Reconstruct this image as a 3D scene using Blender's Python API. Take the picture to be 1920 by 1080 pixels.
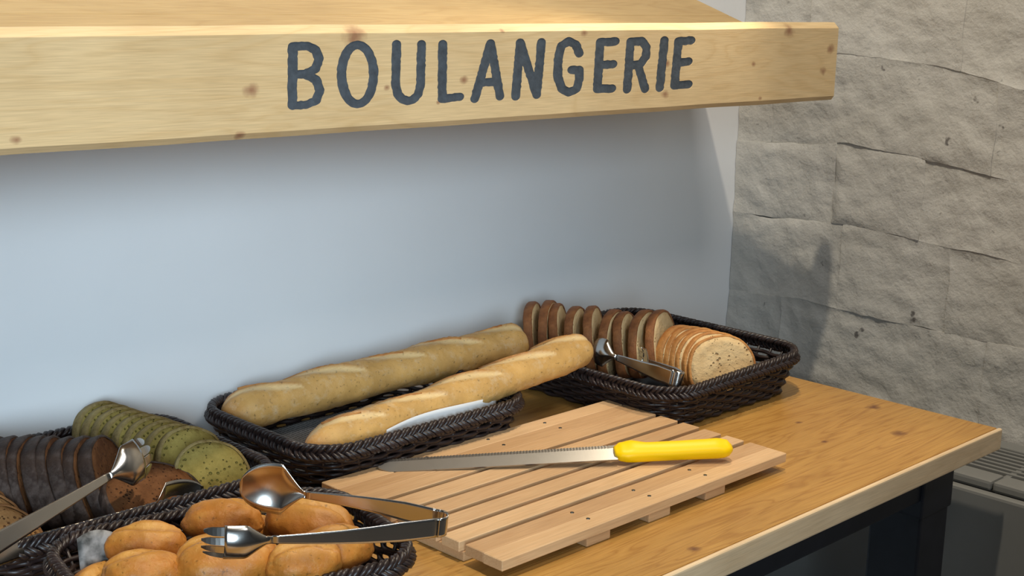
import bpy, bmesh, math, random
from mathutils import Vector, Matrix, noise

for o in list(bpy.data.objects):
    bpy.data.objects.remove(o)
SC = bpy.context.scene
COL = SC.collection
PI = math.pi
TZ = 0.90                      # height of the table top above the floor
WX, WY = 1.835, 1.325          # stone wall plane and white wall plane

# ------------------------------------------------------------------ camera
def make_camera():
    yaw, p, r = 0.786578, 0.214982, 0.0230854
    f = Vector((math.sin(yaw)*math.cos(p), math.cos(yaw)*math.cos(p), -math.sin(p)))
    rt = Vector((math.cos(yaw), -math.sin(yaw), 0)); up = rt.cross(f)
    c, s = math.cos(r), math.sin(r)
    rt, up = rt*c+up*s, up*c-rt*s
    cam = bpy.data.cameras.new('camera'); o = bpy.data.objects.new('camera', cam); COL.objects.link(o)
    cam.sensor_width = 36; cam.lens = 2591.4/1920*36; cam.clip_start = 0.01
    m = Matrix.Identity(4)
    for i in range(3):
        m[i][0], m[i][1], m[i][2] = rt[i], up[i], -f[i]
    m[2][3] = TZ+0.52
    o.matrix_world = m
    SC.camera = o
make_camera()

# ------------------------------------------------------------------ light
SC.view_settings.view_transform = 'Standard'
SC.view_settings.look = 'None'
SC.view_settings.gamma = 1.0
SC.view_settings.use_curve_mapping = False
SC.view_settings.exposure = 0.05

w = bpy.data.worlds.new('world'); SC.world = w; w.use_nodes = True
w.node_tree.nodes['Background'].inputs[0].default_value = (0.92, 0.93, 0.94, 1)
w.node_tree.nodes['Background'].inputs[1].default_value = 0.033

def aim(o, to):
    d = Vector(to)-o.location
    o.rotation_euler = d.to_track_quat('-Z', 'Y').to_euler()
# warm ceiling spot in front of the canopy: throws the canopy's shadow on the stone wall
l = bpy.data.lights.new('ceiling_spot', 'SPOT'); l.energy = 104; l.color = (1.0, 0.88, 0.70)
l.spot_size = math.radians(80); l.spot_blend = 0.6; l.shadow_soft_size = 0.028
o = bpy.data.objects.new('ceiling_spot', l); COL.objects.link(o); o.location = (0.83, 0.61, TZ+2.13); aim(o, (1.25, 0.95, TZ))
# small warm lamp above the sign, turned down and left over the board
l = bpy.data.lights.new('sign_lamp', 'SPOT'); l.energy = 9.5; l.color = (1.0, 0.82, 0.58)
l.spot_size = math.radians(104); l.spot_blend = 0.7; l.shadow_soft_size = 0.012
o = bpy.data.objects.new('sign_lamp', l); COL.objects.link(o); o.location = (1.46, 1.005, TZ+0.80); aim(o, (0.92, 0.84, TZ))
# broad neutral light of the room, high behind the viewer
l = bpy.data.lights.new('room_light', 'AREA'); l.energy = 15; l.color = (1.0, 0.96, 0.91)
l.shape = 'RECTANGLE'; l.size = 0.5; l.size_y = 0.5
o = bpy.data.objects.new('room_light', l); COL.objects.link(o); o.location = (0.95, -0.50, TZ+2.1); aim(o, (1.1, 0.9, TZ))
# cool daylight from a window to the left behind the viewer
l = bpy.data.lights.new('window_daylight', 'AREA'); l.energy = 4.0; l.color = (0.68, 0.86, 1.0)
l.shape = 'RECTANGLE'; l.size = 0.9; l.size_y = 1.2; l.spread = math.radians(31)
o = bpy.data.objects.new('window_daylight', l); COL.objects.link(o); o.location = (-0.9, -1.1, TZ+0.75); aim(o, (0.79, 1.325, TZ+0.15))

# ------------------------------------------------------------------ helpers
def tag(o, label=None, cat=None, group=None, kind=None):
    if label: o['label'] = label
    if cat: o['category'] = cat
    if group: o['group'] = group
    if kind: o['kind'] = kind
    return o

def link(name, me, mat=None, parent=None, smooth=True):
    if mat and not me.materials: me.materials.append(mat)
    if smooth:
        me.polygons.foreach_set('use_smooth', [True]*len(me.polygons))
    o = bpy.data.objects.new(name, me); COL.objects.link(o)
    if parent: o.parent = parent
    return o

def mesh(name, vs, fs, mat=None, parent=None, smooth=True):
    me = bpy.data.meshes.new(name); me.from_pydata([tuple(v) for v in vs], [], fs); me.update()
    return link(name, me, mat, parent, smooth)

def empty(name, loc=(0, 0, 0), rot=(0, 0, 0)):
    o = bpy.data.objects.new(name, None); COL.objects.link(o); o.location = loc; o.rotation_euler = rot
    o.empty_display_size = 0.03
    return o

def box_mesh(name, x0, x1, y0, y1, z0, z1, bev=0.0, seg=2):
    bm = bmesh.new(); bmesh.ops.create_cube(bm, size=1)
    for v in bm.verts:
        v.co = Vector(((x0+x1)/2+v.co.x*(x1-x0), (y0+y1)/2+v.co.y*(y1-y0), (z0+z1)/2+v.co.z*(z1-z0)))
    if bev: bmesh.ops.bevel(bm, geom=bm.edges[:], offset=bev, segments=seg, profile=0.6, affect='EDGES')
    me = bpy.data.meshes.new(name); bm.to_mesh(me); bm.free(); return me

def box(name, x0, x1, y0, y1, z0, z1, mat, parent=None, bev=0.0, seg=2):
    return link(name, box_mesh(name, x0, x1, y0, y1, z0, z1, bev, seg), mat, parent, smooth=False)

class MB:
    """collects vertices and faces"""
    def __init__(s): s.v = []; s.f = []
    def tube(s, pts, r, n=6, closed=False, cap=True):
        pts = [Vector(p) for p in pts]; N = len(pts); b = len(s.v)
        prev = None
        for i, p in enumerate(pts):
            if closed: t = pts[(i+1) % N]-pts[i-1]
            else: t = pts[min(i+1, N-1)]-pts[max(i-1, 0)]
            t.normalize()
            ref = Vector((0, 0, 1)) if abs(t.z) < 0.9 else Vector((1, 0, 0))
            a = t.cross(ref).normalized(); c = a.cross(t)
            rr = r[i] if isinstance(r, (list, tuple)) else r
            for k in range(n):
                th = 2*PI*k/n
                s.v.append(p+a*(rr*math.cos(th))+c*(rr*math.sin(th)))
        M = N if closed else N-1
        for i in range(M):
            j = (i+1) % N
            for k in range(n):
                k2 = (k+1) % n
                s.f.append((b+i*n+k, b+i*n+k2, b+j*n+k2, b+j*n+k))
        if not closed and cap:
            s.f.append(tuple(b+k for k in range(n))[::-1]); s.f.append(tuple(b+(N-1)*n+k for k in range(n)))
    def build(s, name, mat, parent=None, smooth=True): return mesh(name, s.v, s.f, mat, parent, smooth)

# ------------------------------------------------------------------ materials
def newmat(name):
    m = bpy.data.materials.new(name); m.use_nodes = True
    nt = m.node_tree; b = nt.nodes['Principled BSDF']
    return m, nt, b
def N(nt, t, **k):
    n = nt.nodes.new(t)
    for a, v in k.items():
        if a.startswith('i_'):
            key = a[2:]
            key = int(key) if key.isdigit() else key.replace('_', ' ')
            n.inputs[key].default_value = v
        else: setattr(n, a, v)
    return n
def ramp(nt, fac, stops):
    r = nt.nodes.new('ShaderNodeValToRGB'); cr = r.color_ramp
    while len(cr.elements) < len(stops): cr.elements.new(0.5)
    for e, (p, c) in zip(cr.elements, stops):
        e.position = p; e.color = (*c, 1) if len(c) == 3 else c
    nt.links.new(fac, r.inputs[0]); return r.outputs[0]
def coords(nt, scale=(1, 1, 1), kind='Object', loc=(0, 0, 0)):
    tc = nt.nodes.new('ShaderNodeTexCoord'); mp = nt.nodes.new('ShaderNodeMapping')
    mp.inputs['Scale'].default_value = scale; mp.inputs['Location'].default_value = loc
    nt.links.new(tc.outputs[kind], mp.inputs[0]); return mp.outputs[0]
def tnoise(nt, vec, scale, detail=4, rough=0.55, dist=0.0):
    n = N(nt, 'ShaderNodeTexNoise'); n.inputs['Scale'].default_value = scale; n.inputs['Detail'].default_value = detail
    n.inputs['Roughness'].default_value = rough; n.inputs['Distortion'].default_value = dist
    nt.links.new(vec, n.inputs['Vector']); return n.outputs['Fac']
def mix(nt, fac, a, b, mode='MIX'):
    n = nt.nodes.new('ShaderNodeMix'); n.data_type = 'RGBA'; n.blend_type = mode
    def put(i, x):
        if isinstance(x, (tuple, list)): n.inputs[i].default_value = (*x, 1)
        elif isinstance(x, float): n.inputs[i].default_value = x
        else: nt.links.new(x, n.inputs[i])
    put(0, fac); put(6, a); put(7, b); return n.outputs[2]
def bump(nt, b, h, strength=0.3, dist=0.002):
    n = nt.nodes.new('ShaderNodeBump'); n.inputs['Strength'].default_value = strength; n.inputs['Distance'].default_value = dist
    nt.links.new(h, n.inputs['Height']); nt.links.new(n.outputs[0], b.inputs['Normal'])

def mat_wood(name, light, dark, knotcol=(0.16, 0.06, 0.025), knots=(), rough=0.5, ring=9.0, contrast=1.0, seed=0.0, axis='Z', spec=0.3, rand=0.0):
    """grain along X; knots = (x, other axis, radius)"""
    m, nt, b = newmat(name); L = nt.links
    v = coords(nt, (1, 1, 1), loc=(seed, seed*0.7, seed*1.3))
    s1 = nt.nodes.new('ShaderNodeVectorMath'); s1.operation = 'MULTIPLY'; L.new(v, s1.inputs[0]); s1.inputs[1].default_value = (0.9, ring, ring)
    g1 = tnoise(nt, s1.outputs[0], 3.0, 3, 0.5, 0.9)
    wv = nt.nodes.new('ShaderNodeMath'); wv.operation = 'MULTIPLY'; L.new(g1, wv.inputs[0]); wv.inputs[1].default_value = 9.0
    fr = nt.nodes.new('ShaderNodeMath'); fr.operation = 'PINGPONG'; L.new(wv.outputs[0], fr.inputs[0]); fr.inputs[1].default_value = 0.5
    s2 = nt.nodes.new('ShaderNodeVectorMath'); s2.operation = 'MULTIPLY'; L.new(v, s2.inputs[0]); s2.inputs[1].default_value = (9, 260, 260)
    g2 = tnoise(nt, s2.outputs[0], 3.0, 2)
    base = mix(nt, ramp(nt, fr.outputs[0], [(0.0, (0.65*contrast,)*3), (0.18, (0.2*contrast,)*3), (0.5, (0.0, 0, 0))]), light, dark)
    fine = ramp(nt, g2, [(0.3, (0.88,)*3), (0.7, (1.06,)*3)])
    col = mix(nt, 1.0, base, fine, 'MULTIPLY')
    big = ramp(nt, tnoise(nt, v, 6.0, 2), [(0.3, (0.90, 0.87, 0.83)), (0.7, (1.05, 1.05, 1.05))])
    col = mix(nt, 1.0, col, big, 'MULTIPLY')
    if rand:
        oi = nt.nodes.new('ShaderNodeObjectInfo')
        rc = ramp(nt, oi.outputs['Random'], [(0.0, (1-rand, 1-rand*1.4, 1-rand*1.8)), (1.0, (1+rand*0.6, 1+rand*0.6, 1+rand*0.5))])
        col = mix(nt, 1.0, col, rc, 'MULTIPLY')
    if knots:
        tc = nt.nodes.new('ShaderNodeTexCoord')
        wob = nt.nodes.new('ShaderNodeTexNoise'); wob.inputs['Scale'].default_value = 90; L.new(tc.outputs['Object'], wob.inputs['Vector'])
        for kx, kz, kr in knots:
            sb = nt.nodes.new('ShaderNodeVectorMath'); sb.operation = 'SUBTRACT'; L.new(tc.outputs['Object'], sb.inputs[0])
            sb.inputs[1].default_value = (kx, kz, 0) if axis == 'Y' else (kx, 0, kz)
            ml = nt.nodes.new('ShaderNodeVectorMath'); ml.operation = 'MULTIPLY'; L.new(sb.outputs[0], ml.inputs[0])
            ml.inputs[1].default_value = (0.8/kr, 1.1/kr, 0) if axis == 'Y' else (0.8/kr, 0, 1.1/kr)
            ln = nt.nodes.new('ShaderNodeVectorMath'); ln.operation = 'LENGTH'; L.new(ml.outputs[0], ln.inputs[0])
            ad = nt.nodes.new('ShaderNodeMath'); ad.operation = 'ADD'; L.new(ln.outputs['Value'], ad.inputs[0]); L.new(wob.outputs['Fac'], ad.inputs[1])
            f = ramp(nt, ad.outputs[0], [(0.30, (0.95,)*3), (0.52, (0.6,)*3), (0.78, (0.0, 0, 0))])
            # the ramp is clamped at 1: scale the distance
            sc = nt.nodes.new('ShaderNodeMath'); sc.operation = 'MULTIPLY'; sc.inputs[1].default_value = 0.55
            L.new(ad.outputs[0], sc.inputs[0]); L.new(sc.outputs[0], f.node.inputs[0])
            col = mix(nt, f, col, knotcol)
    L.new(col, b.inputs['Base Color'])
    b.inputs['Roughness'].default_value = rough; b.inputs['Specular IOR Level'].default_value = spec
    bump(nt, b, g2, 0.12, 0.0006)
    return m

def mat_plain(name, col, rough=0.5, metal=0.0, nscale=0, namp=0.1, bmp=0.0, bscale=60, spec=0.5, bdist=0.001):
    m, nt, b = newmat(name)
    b.inputs['Base Color'].default_value = (*col, 1); b.inputs['Roughness'].default_value = rough; b.inputs['Metallic'].default_value = metal
    b.inputs['Specular IOR Level'].default_value = spec
    v = coords(nt)
    if nscale:
        n = tnoise(nt, v, nscale, 5)
        c = ramp(nt, n, [(0.25, tuple(x*(1-namp) for x in col)), (0.75, tuple(min(1, x*(1+namp)) for x in col))])
        nt.links.new(c, b.inputs['Base Color'])
    if bmp: bump(nt, b, tnoise(nt, v, bscale, 6, 0.6), bmp, bdist)
    return m

def mat_crumb(name, light, dark, pore=(0.1, 0.05, 0.02), scale=1.0, porethr=0.13):
    m, nt, b = newmat(name); v = coords(nt)
    n = tnoise(nt, v, 55*scale, 6, 0.65)
    c = ramp(nt, n, [(0.3, dark), (0.62, light)])
    vo = N(nt, 'ShaderNodeTexVoronoi'); vo.inputs['Scale'].default_value = 230*scale; vo.inputs['Randomness'].default_value = 1
    nt.links.new(v, vo.inputs['Vector'])
    n2 = tnoise(nt, v, 40*scale, 2)
    ad = nt.nodes.new('ShaderNodeMath'); ad.operation = 'ADD'; nt.links.new(vo.outputs['Distance'], ad.inputs[0]); nt.links.new(n2, ad.inputs[1])
    p = ramp(nt, ad.outputs[0], [(0.56+porethr, (0.8,)*3), (0.72+porethr, (0, 0, 0))])
    c2 = mix(nt, p, c, pore)
    nt.links.new(c2, b.inputs['Base Color']); b.inputs['Roughness'].default_value = 0.9; b.inputs['Specular IOR Level'].default_value = 0.15
    bump(nt, b, mix(nt, p, n, (0.0, 0.0, 0.0)), 1.0, 0.004)
    return m

def mat_crust(name, light, dark, flour=None, scale=1.0, rough=0.65, bd=0.0015):
    m, nt, b = newmat(name); v = coords(nt)
    n = tnoise(nt, v, 38*scale, 5, 0.6)
    c = ramp(nt, n, [(0.3, dark), (0.68, light)])
    n3 = tnoise(nt, v, 210*scale, 3)
    c = mix(nt, 1.0, c, ramp(nt, n3, [(0.3, (0.82,)*3), (0.7, (1.1,)*3)]), 'MULTIPLY')
    if flour:
        fl = ramp(nt, tnoise(nt, v, 26*scale, 6, 0.7), [(0.46, (0, 0, 0)), (0.66, (0.75,)*3)])
        c = mix(nt, fl, c, flour)
    nt.links.new(c, b.inputs['Base Color']); b.inputs['Roughness'].default_value = rough; b.inputs['Specular IOR Level'].default_value = 0.3
    bump(nt, b, tnoise(nt, v, 100*scale, 6, 0.7), 0.8, bd*1.8)
    return m

def mat_attr_crust(name, crust, bloom, scorch, rough=0.5, spec=0.35, flour=(0.62, 0.50, 0.34)):
    """crust colour; the point attribute 'bloom' marks opened slashes, 'scorch' the browned ridges"""
    m, nt, b = newmat(name); v = coords(nt)
    n = tnoise(nt, v, 30, 5, 0.6)
    c = ramp(nt, n, [(0.28, tuple(x*0.72 for x in crust)), (0.7, crust)])
    a1 = N(nt, 'ShaderNodeAttribute', attribute_name='bloom'); a2 = N(nt, 'ShaderNodeAttribute', attribute_name='scorch')
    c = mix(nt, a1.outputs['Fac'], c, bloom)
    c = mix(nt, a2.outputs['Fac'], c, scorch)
    fl = ramp(nt, tnoise(nt, v, 75, 6, 0.75), [(0.52, (0, 0, 0)), (0.75, (0.55,)*3)])
    c = mix(nt, fl, c, flour)
    sp = ramp(nt, tnoise(nt, v, 240, 2), [(0.27, (0.55,)*3), (0.36, (1.0,)*3)])
    c = mix(nt, 1.0, c, sp, 'MULTIPLY')
    nt.links.new(c, b.inputs['Base Color']); b.inputs['Roughness'].default_value = rough; b.inputs['Specular IOR Level'].default_value = spec
    bump(nt, b, tnoise(nt, v, 95, 6, 0.65), 0.6, 0.0022)
    return m

M = {}
SIGN_KNOTS = [(0.711, 0.424, 0.009), (0.491, 0.393, 0.005), (0.828, 0.470, 0.014), (0.970, 0.425, 0.006), (0.699, 0.384, 0.006),
              (1.547, 0.471, 0.012), (1.648, 0.446, 0.010), (1.633, 0.417, 0.008), (1.472, 0.430, 0.005), (1.491, 0.386, 0.004),
              (1.298, 0.435, 0.006), (1.296, 0.399, 0.007), (1.024, 0.474, 0.004), (1.150, 0.471, 0.006), (0.935, 0.404, 0.003), (0.868, 0.421, 0.004)]
M['sign'] = mat_wood('pine_sign', (0.69, 0.515, 0.285), (0.56, 0.37, 0.165), (0.30, 0.15, 0.08), SIGN_KNOTS, rough=0.55, ring=7, contrast=0.55, seed=0.3)
M['roof'] = mat_wood('pine_roof', (0.46, 0.325, 0.15), (0.36, 0.225, 0.085), rough=0.5, ring=8, contrast=0.7, seed=2.1, rand=0.06)
TABLE_KNOTS = [(1.545, 0.876, 0.013), (1.471, 0.797, 0.012), (1.414, 0.904, 0.006), (1.374, 0.841, 0.005), (1.00, 0.745, 0.008)]
M['table'] = mat_wood('oiled_pine_table', (0.48, 0.265, 0.070), (0.33, 0.155, 0.034), (0.12, 0.04, 0.018), TABLE_KNOTS, rough=0.34, ring=11, contrast=1.15, seed=5.2, axis='Y', spec=0.45, rand=0.05)
M['lit_edge'] = mat_wood('lit_pine_edge', (0.76, 0.58, 0.37), (0.66, 0.46, 0.26), rough=0.5, ring=9, contrast=0.5, seed=8.7)  # table pine made paler: light on its front face put into the colour
M['slat'] = mat_wood('beech_slat', (0.60, 0.40, 0.225), (0.48, 0.275, 0.13), rough=0.5, ring=16, contrast=0.55, seed=3.3, rand=0.15)
M['metal'] = mat_plain('brushed_steel', (0.62, 0.60, 0.57), 0.2, 1.0, nscale=14, namp=0.08)
M['blade'] = mat_plain('blade_steel', (0.42, 0.42, 0.42), 0.34, 1.0, nscale=20, namp=0.08)
M['yellow'] = mat_plain('yellow_plastic', (0.95, 0.60, 0.001), 0.4, 0, bmp=0.05, bscale=300, spec=0.25)
M['black'] = mat_plain('black_painted_steel', (0.012, 0.014, 0.02), 0.45, 0, nscale=30, namp=0.25, bmp=0.1)
M['wicker'] = mat_plain('dark_wicker', (0.022, 0.0135, 0.0125), 0.38, 0, nscale=45, namp=0.35, spec=0.45)
M['wall'] = mat_plain('white_wall_paint', (0.74, 0.75, 0.76), 0.75, 0, nscale=5, namp=0.025, bmp=0.10, bscale=90, spec=0.2)
M['floor'] = mat_plain('grey_floor', (0.16, 0.155, 0.15), 0.6, 0, nscale=8, namp=0.15)
M['radiator'] = mat_plain('grey_radiator_enamel', (0.19, 0.19, 0.178), 0.42, 0, nscale=20, namp=0.03)
M['dark'] = mat_plain('dark_void', (0.02, 0.02, 0.02), 0.8)
M['letter'] = mat_plain('blue_black_paint', (0.058, 0.072, 0.088), 0.6, 0, nscale=120, namp=0.3, bmp=0.4, bscale=160, spec=0.4)
M['screw'] = mat_plain('screw_head', (0.10, 0.095, 0.08), 0.4, 0.8)

def mat_stone():
    m, nt, b = newmat('painted_stone'); v = coords(nt)
    n1 = tnoise(nt, v, 5, 4)
    c = ramp(nt, n1, [(0.3, (0.47, 0.455, 0.415)), (0.7, (0.56, 0.55, 0.515))])
    n2 = tnoise(nt, v, 46, 6, 0.62)
    n4 = tnoise(nt, v, 17, 5, 0.6)
    pit = ramp(nt, tnoise(nt, v, 30, 3, 0.55), [(0.27, (1, 1, 1)), (0.31, (0, 0, 0))])
    c = mix(nt, pit, c, (0.17, 0.16, 0.15))
    nt.links.new(c, b.inputs['Base Color']); b.inputs['Roughness'].default_value = 0.8; b.inputs['Specular IOR Level'].default_value = 0.2
    mx = nt.nodes.new('ShaderNodeMath'); mx.operation = 'MULTIPLY_ADD'; nt.links.new(n2, mx.inputs[0]); mx.inputs[1].default_value = 0.35; nt.links.new(n4, mx.inputs[2])
    bump(nt, b, mx.outputs[0], 0.75, 0.008)
    return m
M['stone'] = mat_stone()
M['mortar'] = mat_plain('painted_mortar', (0.40, 0.385, 0.35), 0.85, 0, nscale=20, namp=0.2, bmp=0.5, bscale=50, bdist=0.004)
M['loaf_crumb'] = mat_crumb('wheat_crumb', (0.68, 0.50, 0.27), (0.52, 0.35, 0.17), (0.25, 0.14, 0.06), 0.8, 0.0)
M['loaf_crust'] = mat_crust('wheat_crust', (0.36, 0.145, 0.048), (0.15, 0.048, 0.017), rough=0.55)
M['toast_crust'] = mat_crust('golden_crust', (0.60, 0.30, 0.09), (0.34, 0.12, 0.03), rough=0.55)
M['rye_crumb'] = mat_crumb('rye_crumb', (0.17, 0.070, 0.026), (0.085, 0.033, 0.012), (0.025, 0.01, 0.006), 1.1, 0.06)
M['rye_crust'] = mat_crust('rye_crust', (0.060, 0.034, 0.023), (0.022, 0.012, 0.009), flour=(0.13, 0.10, 0.088), scale=1.3)
M['green_crumb'] = mat_crumb('green_crumb', (0.26, 0.205, 0.058), (0.165, 0.125, 0.030), (0.10, 0.09, 0.02), 1.0, 0.05)
M['green_crust'] = mat_crust('green_crust', (0.27, 0.19, 0.06), (0.14, 0.085, 0.022), flour=(0.34, 0.28, 0.13), scale=1.2, bd=0.003)
M['tan_crumb'] = mat_crumb('tan_crumb', (0.42, 0.24, 0.10), (0.28, 0.14, 0.05), (0.1, 0.04, 0.02), 1.0, 0.05)
M['tan_crust'] = mat_crust('tan_crust', (0.34, 0.17, 0.065), (0.18, 0.08, 0.03), scale=1.2)
M['baguette'] = mat_attr_crust('baguette_crust', (0.64, 0.37, 0.115), (0.82, 0.62, 0.32), (0.40, 0.14, 0.03))
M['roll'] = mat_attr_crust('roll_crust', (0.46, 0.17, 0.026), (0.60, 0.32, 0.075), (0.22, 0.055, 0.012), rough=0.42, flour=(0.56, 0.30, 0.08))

def mat_print(name, paper, ink, mode):
    m, nt, b = newmat(name); v = coords(nt)
    if mode == 'text':       # close lines of small print
        sx = nt.nodes.new('ShaderNodeSeparateXYZ'); nt.links.new(v, sx.inputs[0])
        a = nt.nodes.new('ShaderNodeMath'); a.operation = 'MULTIPLY'; a.inputs[1].default_value = 1/0.0042; nt.links.new(sx.outputs[0], a.inputs[0])
        f = nt.nodes.new('ShaderNodeMath'); f.operation = 'FRACT'; nt.links.new(a.outputs[0], f.inputs[0])
        ln = ramp(nt, f.outputs[0], [(0.38, (1, 1, 1)), (0.5, (0, 0, 0))])
        s = nt.nodes.new('ShaderNodeVectorMath'); s.operation = 'MULTIPLY'; nt.links.new(v, s.inputs[0]); s.inputs[1].default_value = (240, 420, 0)
        wd = ramp(nt, tnoise(nt, s.outputs[0], 1.0, 2), [(0.40, (0, 0, 0)), (0.47, (1, 1, 1))])
        fac = mix(nt, 1.0, ln, wd, 'MULTIPLY')
        ph = ramp(nt, tnoise(nt, v, 14, 1), [(0.56, (0, 0, 0)), (0.58, (0.6,)*3)])
        fac = mix(nt, 1.0, fac, ph, 'LIGHTEN')
    else:                    # blurred grey half-tone pictures
        fac = ramp(nt, tnoise(nt, v, 75, 3, 0.5), [(0.38, (0, 0, 0)), (0.62, (1, 1, 1))])
    nt.links.new(mix(nt, fac, paper, ink), b.inputs['Base Color']); b.inputs['Roughness'].default_value = 0.7
    return m
M['newsprint'] = mat_print('newsprint_paper', (0.30, 0.29, 0.28), (0.07, 0.068, 0.066), 'text')
M['photoprint'] = mat_print('picture_printed_paper', (0.27, 0.26, 0.25), (0.03, 0.03, 0.028), 'photo')
M['white_paper'] = mat_plain('white_paper', (0.72, 0.72, 0.72), 0.7)

# ------------------------------------------------------------------ setting
floor = box('floor', -3.0, 2.2, -3.0, 1.6, -0.05, 0.0, M['floor']); tag(floor, kind='structure')
wb = box('wall_back', -3.0, WX+0.3, WY, WY+0.15, 0, 2.7, M['wall']); tag(wb, kind='structure')

def stone_wall():
    wall = box('wall_right', WX+0.010, WX+0.3, -3.0, WY, 0, 2.7, M['mortar']); tag(wall, kind='structure')
    random.seed(4)
    # course joint heights above the table, as polylines (y, z)
    J = {
        5: [(-0.2, 0.64), (0.3, 0.655), (0.8, 0.66), (1.4, 0.65)],
        4: [(-0.2, 0.52), (0.3, 0.53), (0.8, 0.54), (1.4, 0.54)],
        3: [(-0.2, 0.385), (0.5, 0.39), (0.854, 0.397), (0.90, 0.408), (0.983, 0.422), (1.104, 0.431), (1.4, 0.435)],
        2: [(-0.2, 0.26), (0.5, 0.268), (0.84, 0.270), (0.944, 0.281), (1.021, 0.292), (1.12, 0.301), (1.186, 0.290), (1.4, 0.282)],
        1: [(-0.2, 0.15), (0.5, 0.155), (0.84, 0.16), (0.952, 0.167), (1.126, 0.175), (1.25, 0.168), (1.4, 0.165)],
        0: [(-0.2, 0.035), (0.6, 0.036), (0.855, 0.039), (1.034, 0.041), (1.122, 0.043), (1.186, 0.047), (1.4, 0.033)],
        -1: [(-0.2, -0.09), (1.4, -0.085)], -2: [(-0.2, -0.21), (1.4, -0.21)], -3: [(-0.2, -0.33), (1.4, -0.33)], -4: [(-0.2, -0.45), (1.4, -0.45)],
    }
    V = {4: [1.20, 0.95, 0.55, 0.2], 3: [1.26, 0.889, 0.50, 0.15], 2: [1.14, 0.990, 0.72, 0.30], 1: [1.118, 0.938, 0.60, 0.25],
         0: [1.22, 0.872, 0.50, 0.15], -1: [1.13, 0.80, 0.40, 0.1], -2: [1.2, 0.9, 0.5, 0.15], -3: [1.1, 0.75, 0.4]}
    def jz(k, y):
        P = J[k]
        for (a, za), (b, zb) in zip(P, P[1:]):
            if a <= y <= b: return za+(zb-za)*(y-a)/(b-a)
        return P[-1][1] if y > P[-1][0] else P[0][1]
    for k in range(-3, 5+0):
        ys = [WY-0.001]+V[k]+[-0.15]
        for y1, y0 in zip(ys, ys[1:]):
            nu, nv = max(8, int((y1-y0)/0.007)), 18
            seed = Vector((random.uniform(0, 50), random.uniform(0, 50), 0)); proud = random.uniform(-0.0015, 0.002)
            vs, fs = [], []
            for j in range(nv+1):
                for i in range(nu+1):
                    a, b = i/nu, j/nv
                    y = y0+(y1-y0)*a
                    gb = 0.0011*max(0.0, noise.noise(Vector((y*17, k-1, 7)))-0.12)/0.5; gt = 0.0011*max(0.0, noise.noise(Vector((y*17, k, 7)))-0.12)/0.5
                    wob = lambda kk: 0.0035*noise.noise(Vector((y*14, kk*3.7, 2)))+0.0015*noise.noise(Vector((y*60, kk*3.7, 4)))
                    zb, zt = jz(k-1, y)+wob(k-1)+gb, jz(k, y)+wob(k)-gt
                    z = zb+(zt-zb)*b
                    # distance to nearest joint
                    d = min(y-y0, z-zb, zt-z, (y1-y) if y1 < WY-0.01 else 1)
                    d += 0.004*noise.noise(Vector((y*40, z*40, 3)))
                    jw = 0.010+0.008*noise.noise(Vector((y*11, z*11, 6))); jd = max(-0.0005, 0.0006+0.0050*noise.noise(Vector((y*7, z*7, 12))))
                    e = max(0.0, min(1.0, d/jw)); e = e*e*(3-2*e)
                    n = 0.0045*noise.noise(Vector((y*9, z*9, 0))+seed)+0.0028*noise.noise(Vector((y*32, z*32, 5)))+0.0014*noise.noise(Vector((y*85, z*85, 9)))
                    dep = -jd*(1-e)+proud*e+n*(0.6+0.4*e)
                    wy = 0.004*noise.noise(Vector((z*22, (y0 if i == 0 else y1), 1))) if i in (0, nu) and y1 < WY-0.01 and y0 > -0.1 else 0
                    vs.append((WX-dep, y+wy, TZ+z))
            for j in range(nv):
                for i in range(nu):
                    a = j*(nu+1)+i
                    fs.append((a, a+nu+1, a+nu+2, a+1))
            # close the sides back to the mortar
            rim = [i for i in range(nu+1)]+[j*(nu+1)+nu for j in range(1, nv+1)]+[nv*(nu+1)+i for i in range(nu-1, -1, -1)]+[j*(nu+1) for j in range(nv-1, 0, -1)]
            n = len(rim); b1 = len(vs)
            for r in rim: vs.append(vs[r])
            b0 = len(vs)
            for r in rim: vs.append((WX+0.014, vs[r][1], vs[r][2]))
            for q in range(n):
                q2 = (q+1) % n
                fs.append((b1+q, b1+q2, b0+q2, b0+q))
            mesh('stone_block', vs, fs, M['stone'], wall)
stone_wall()

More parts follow.
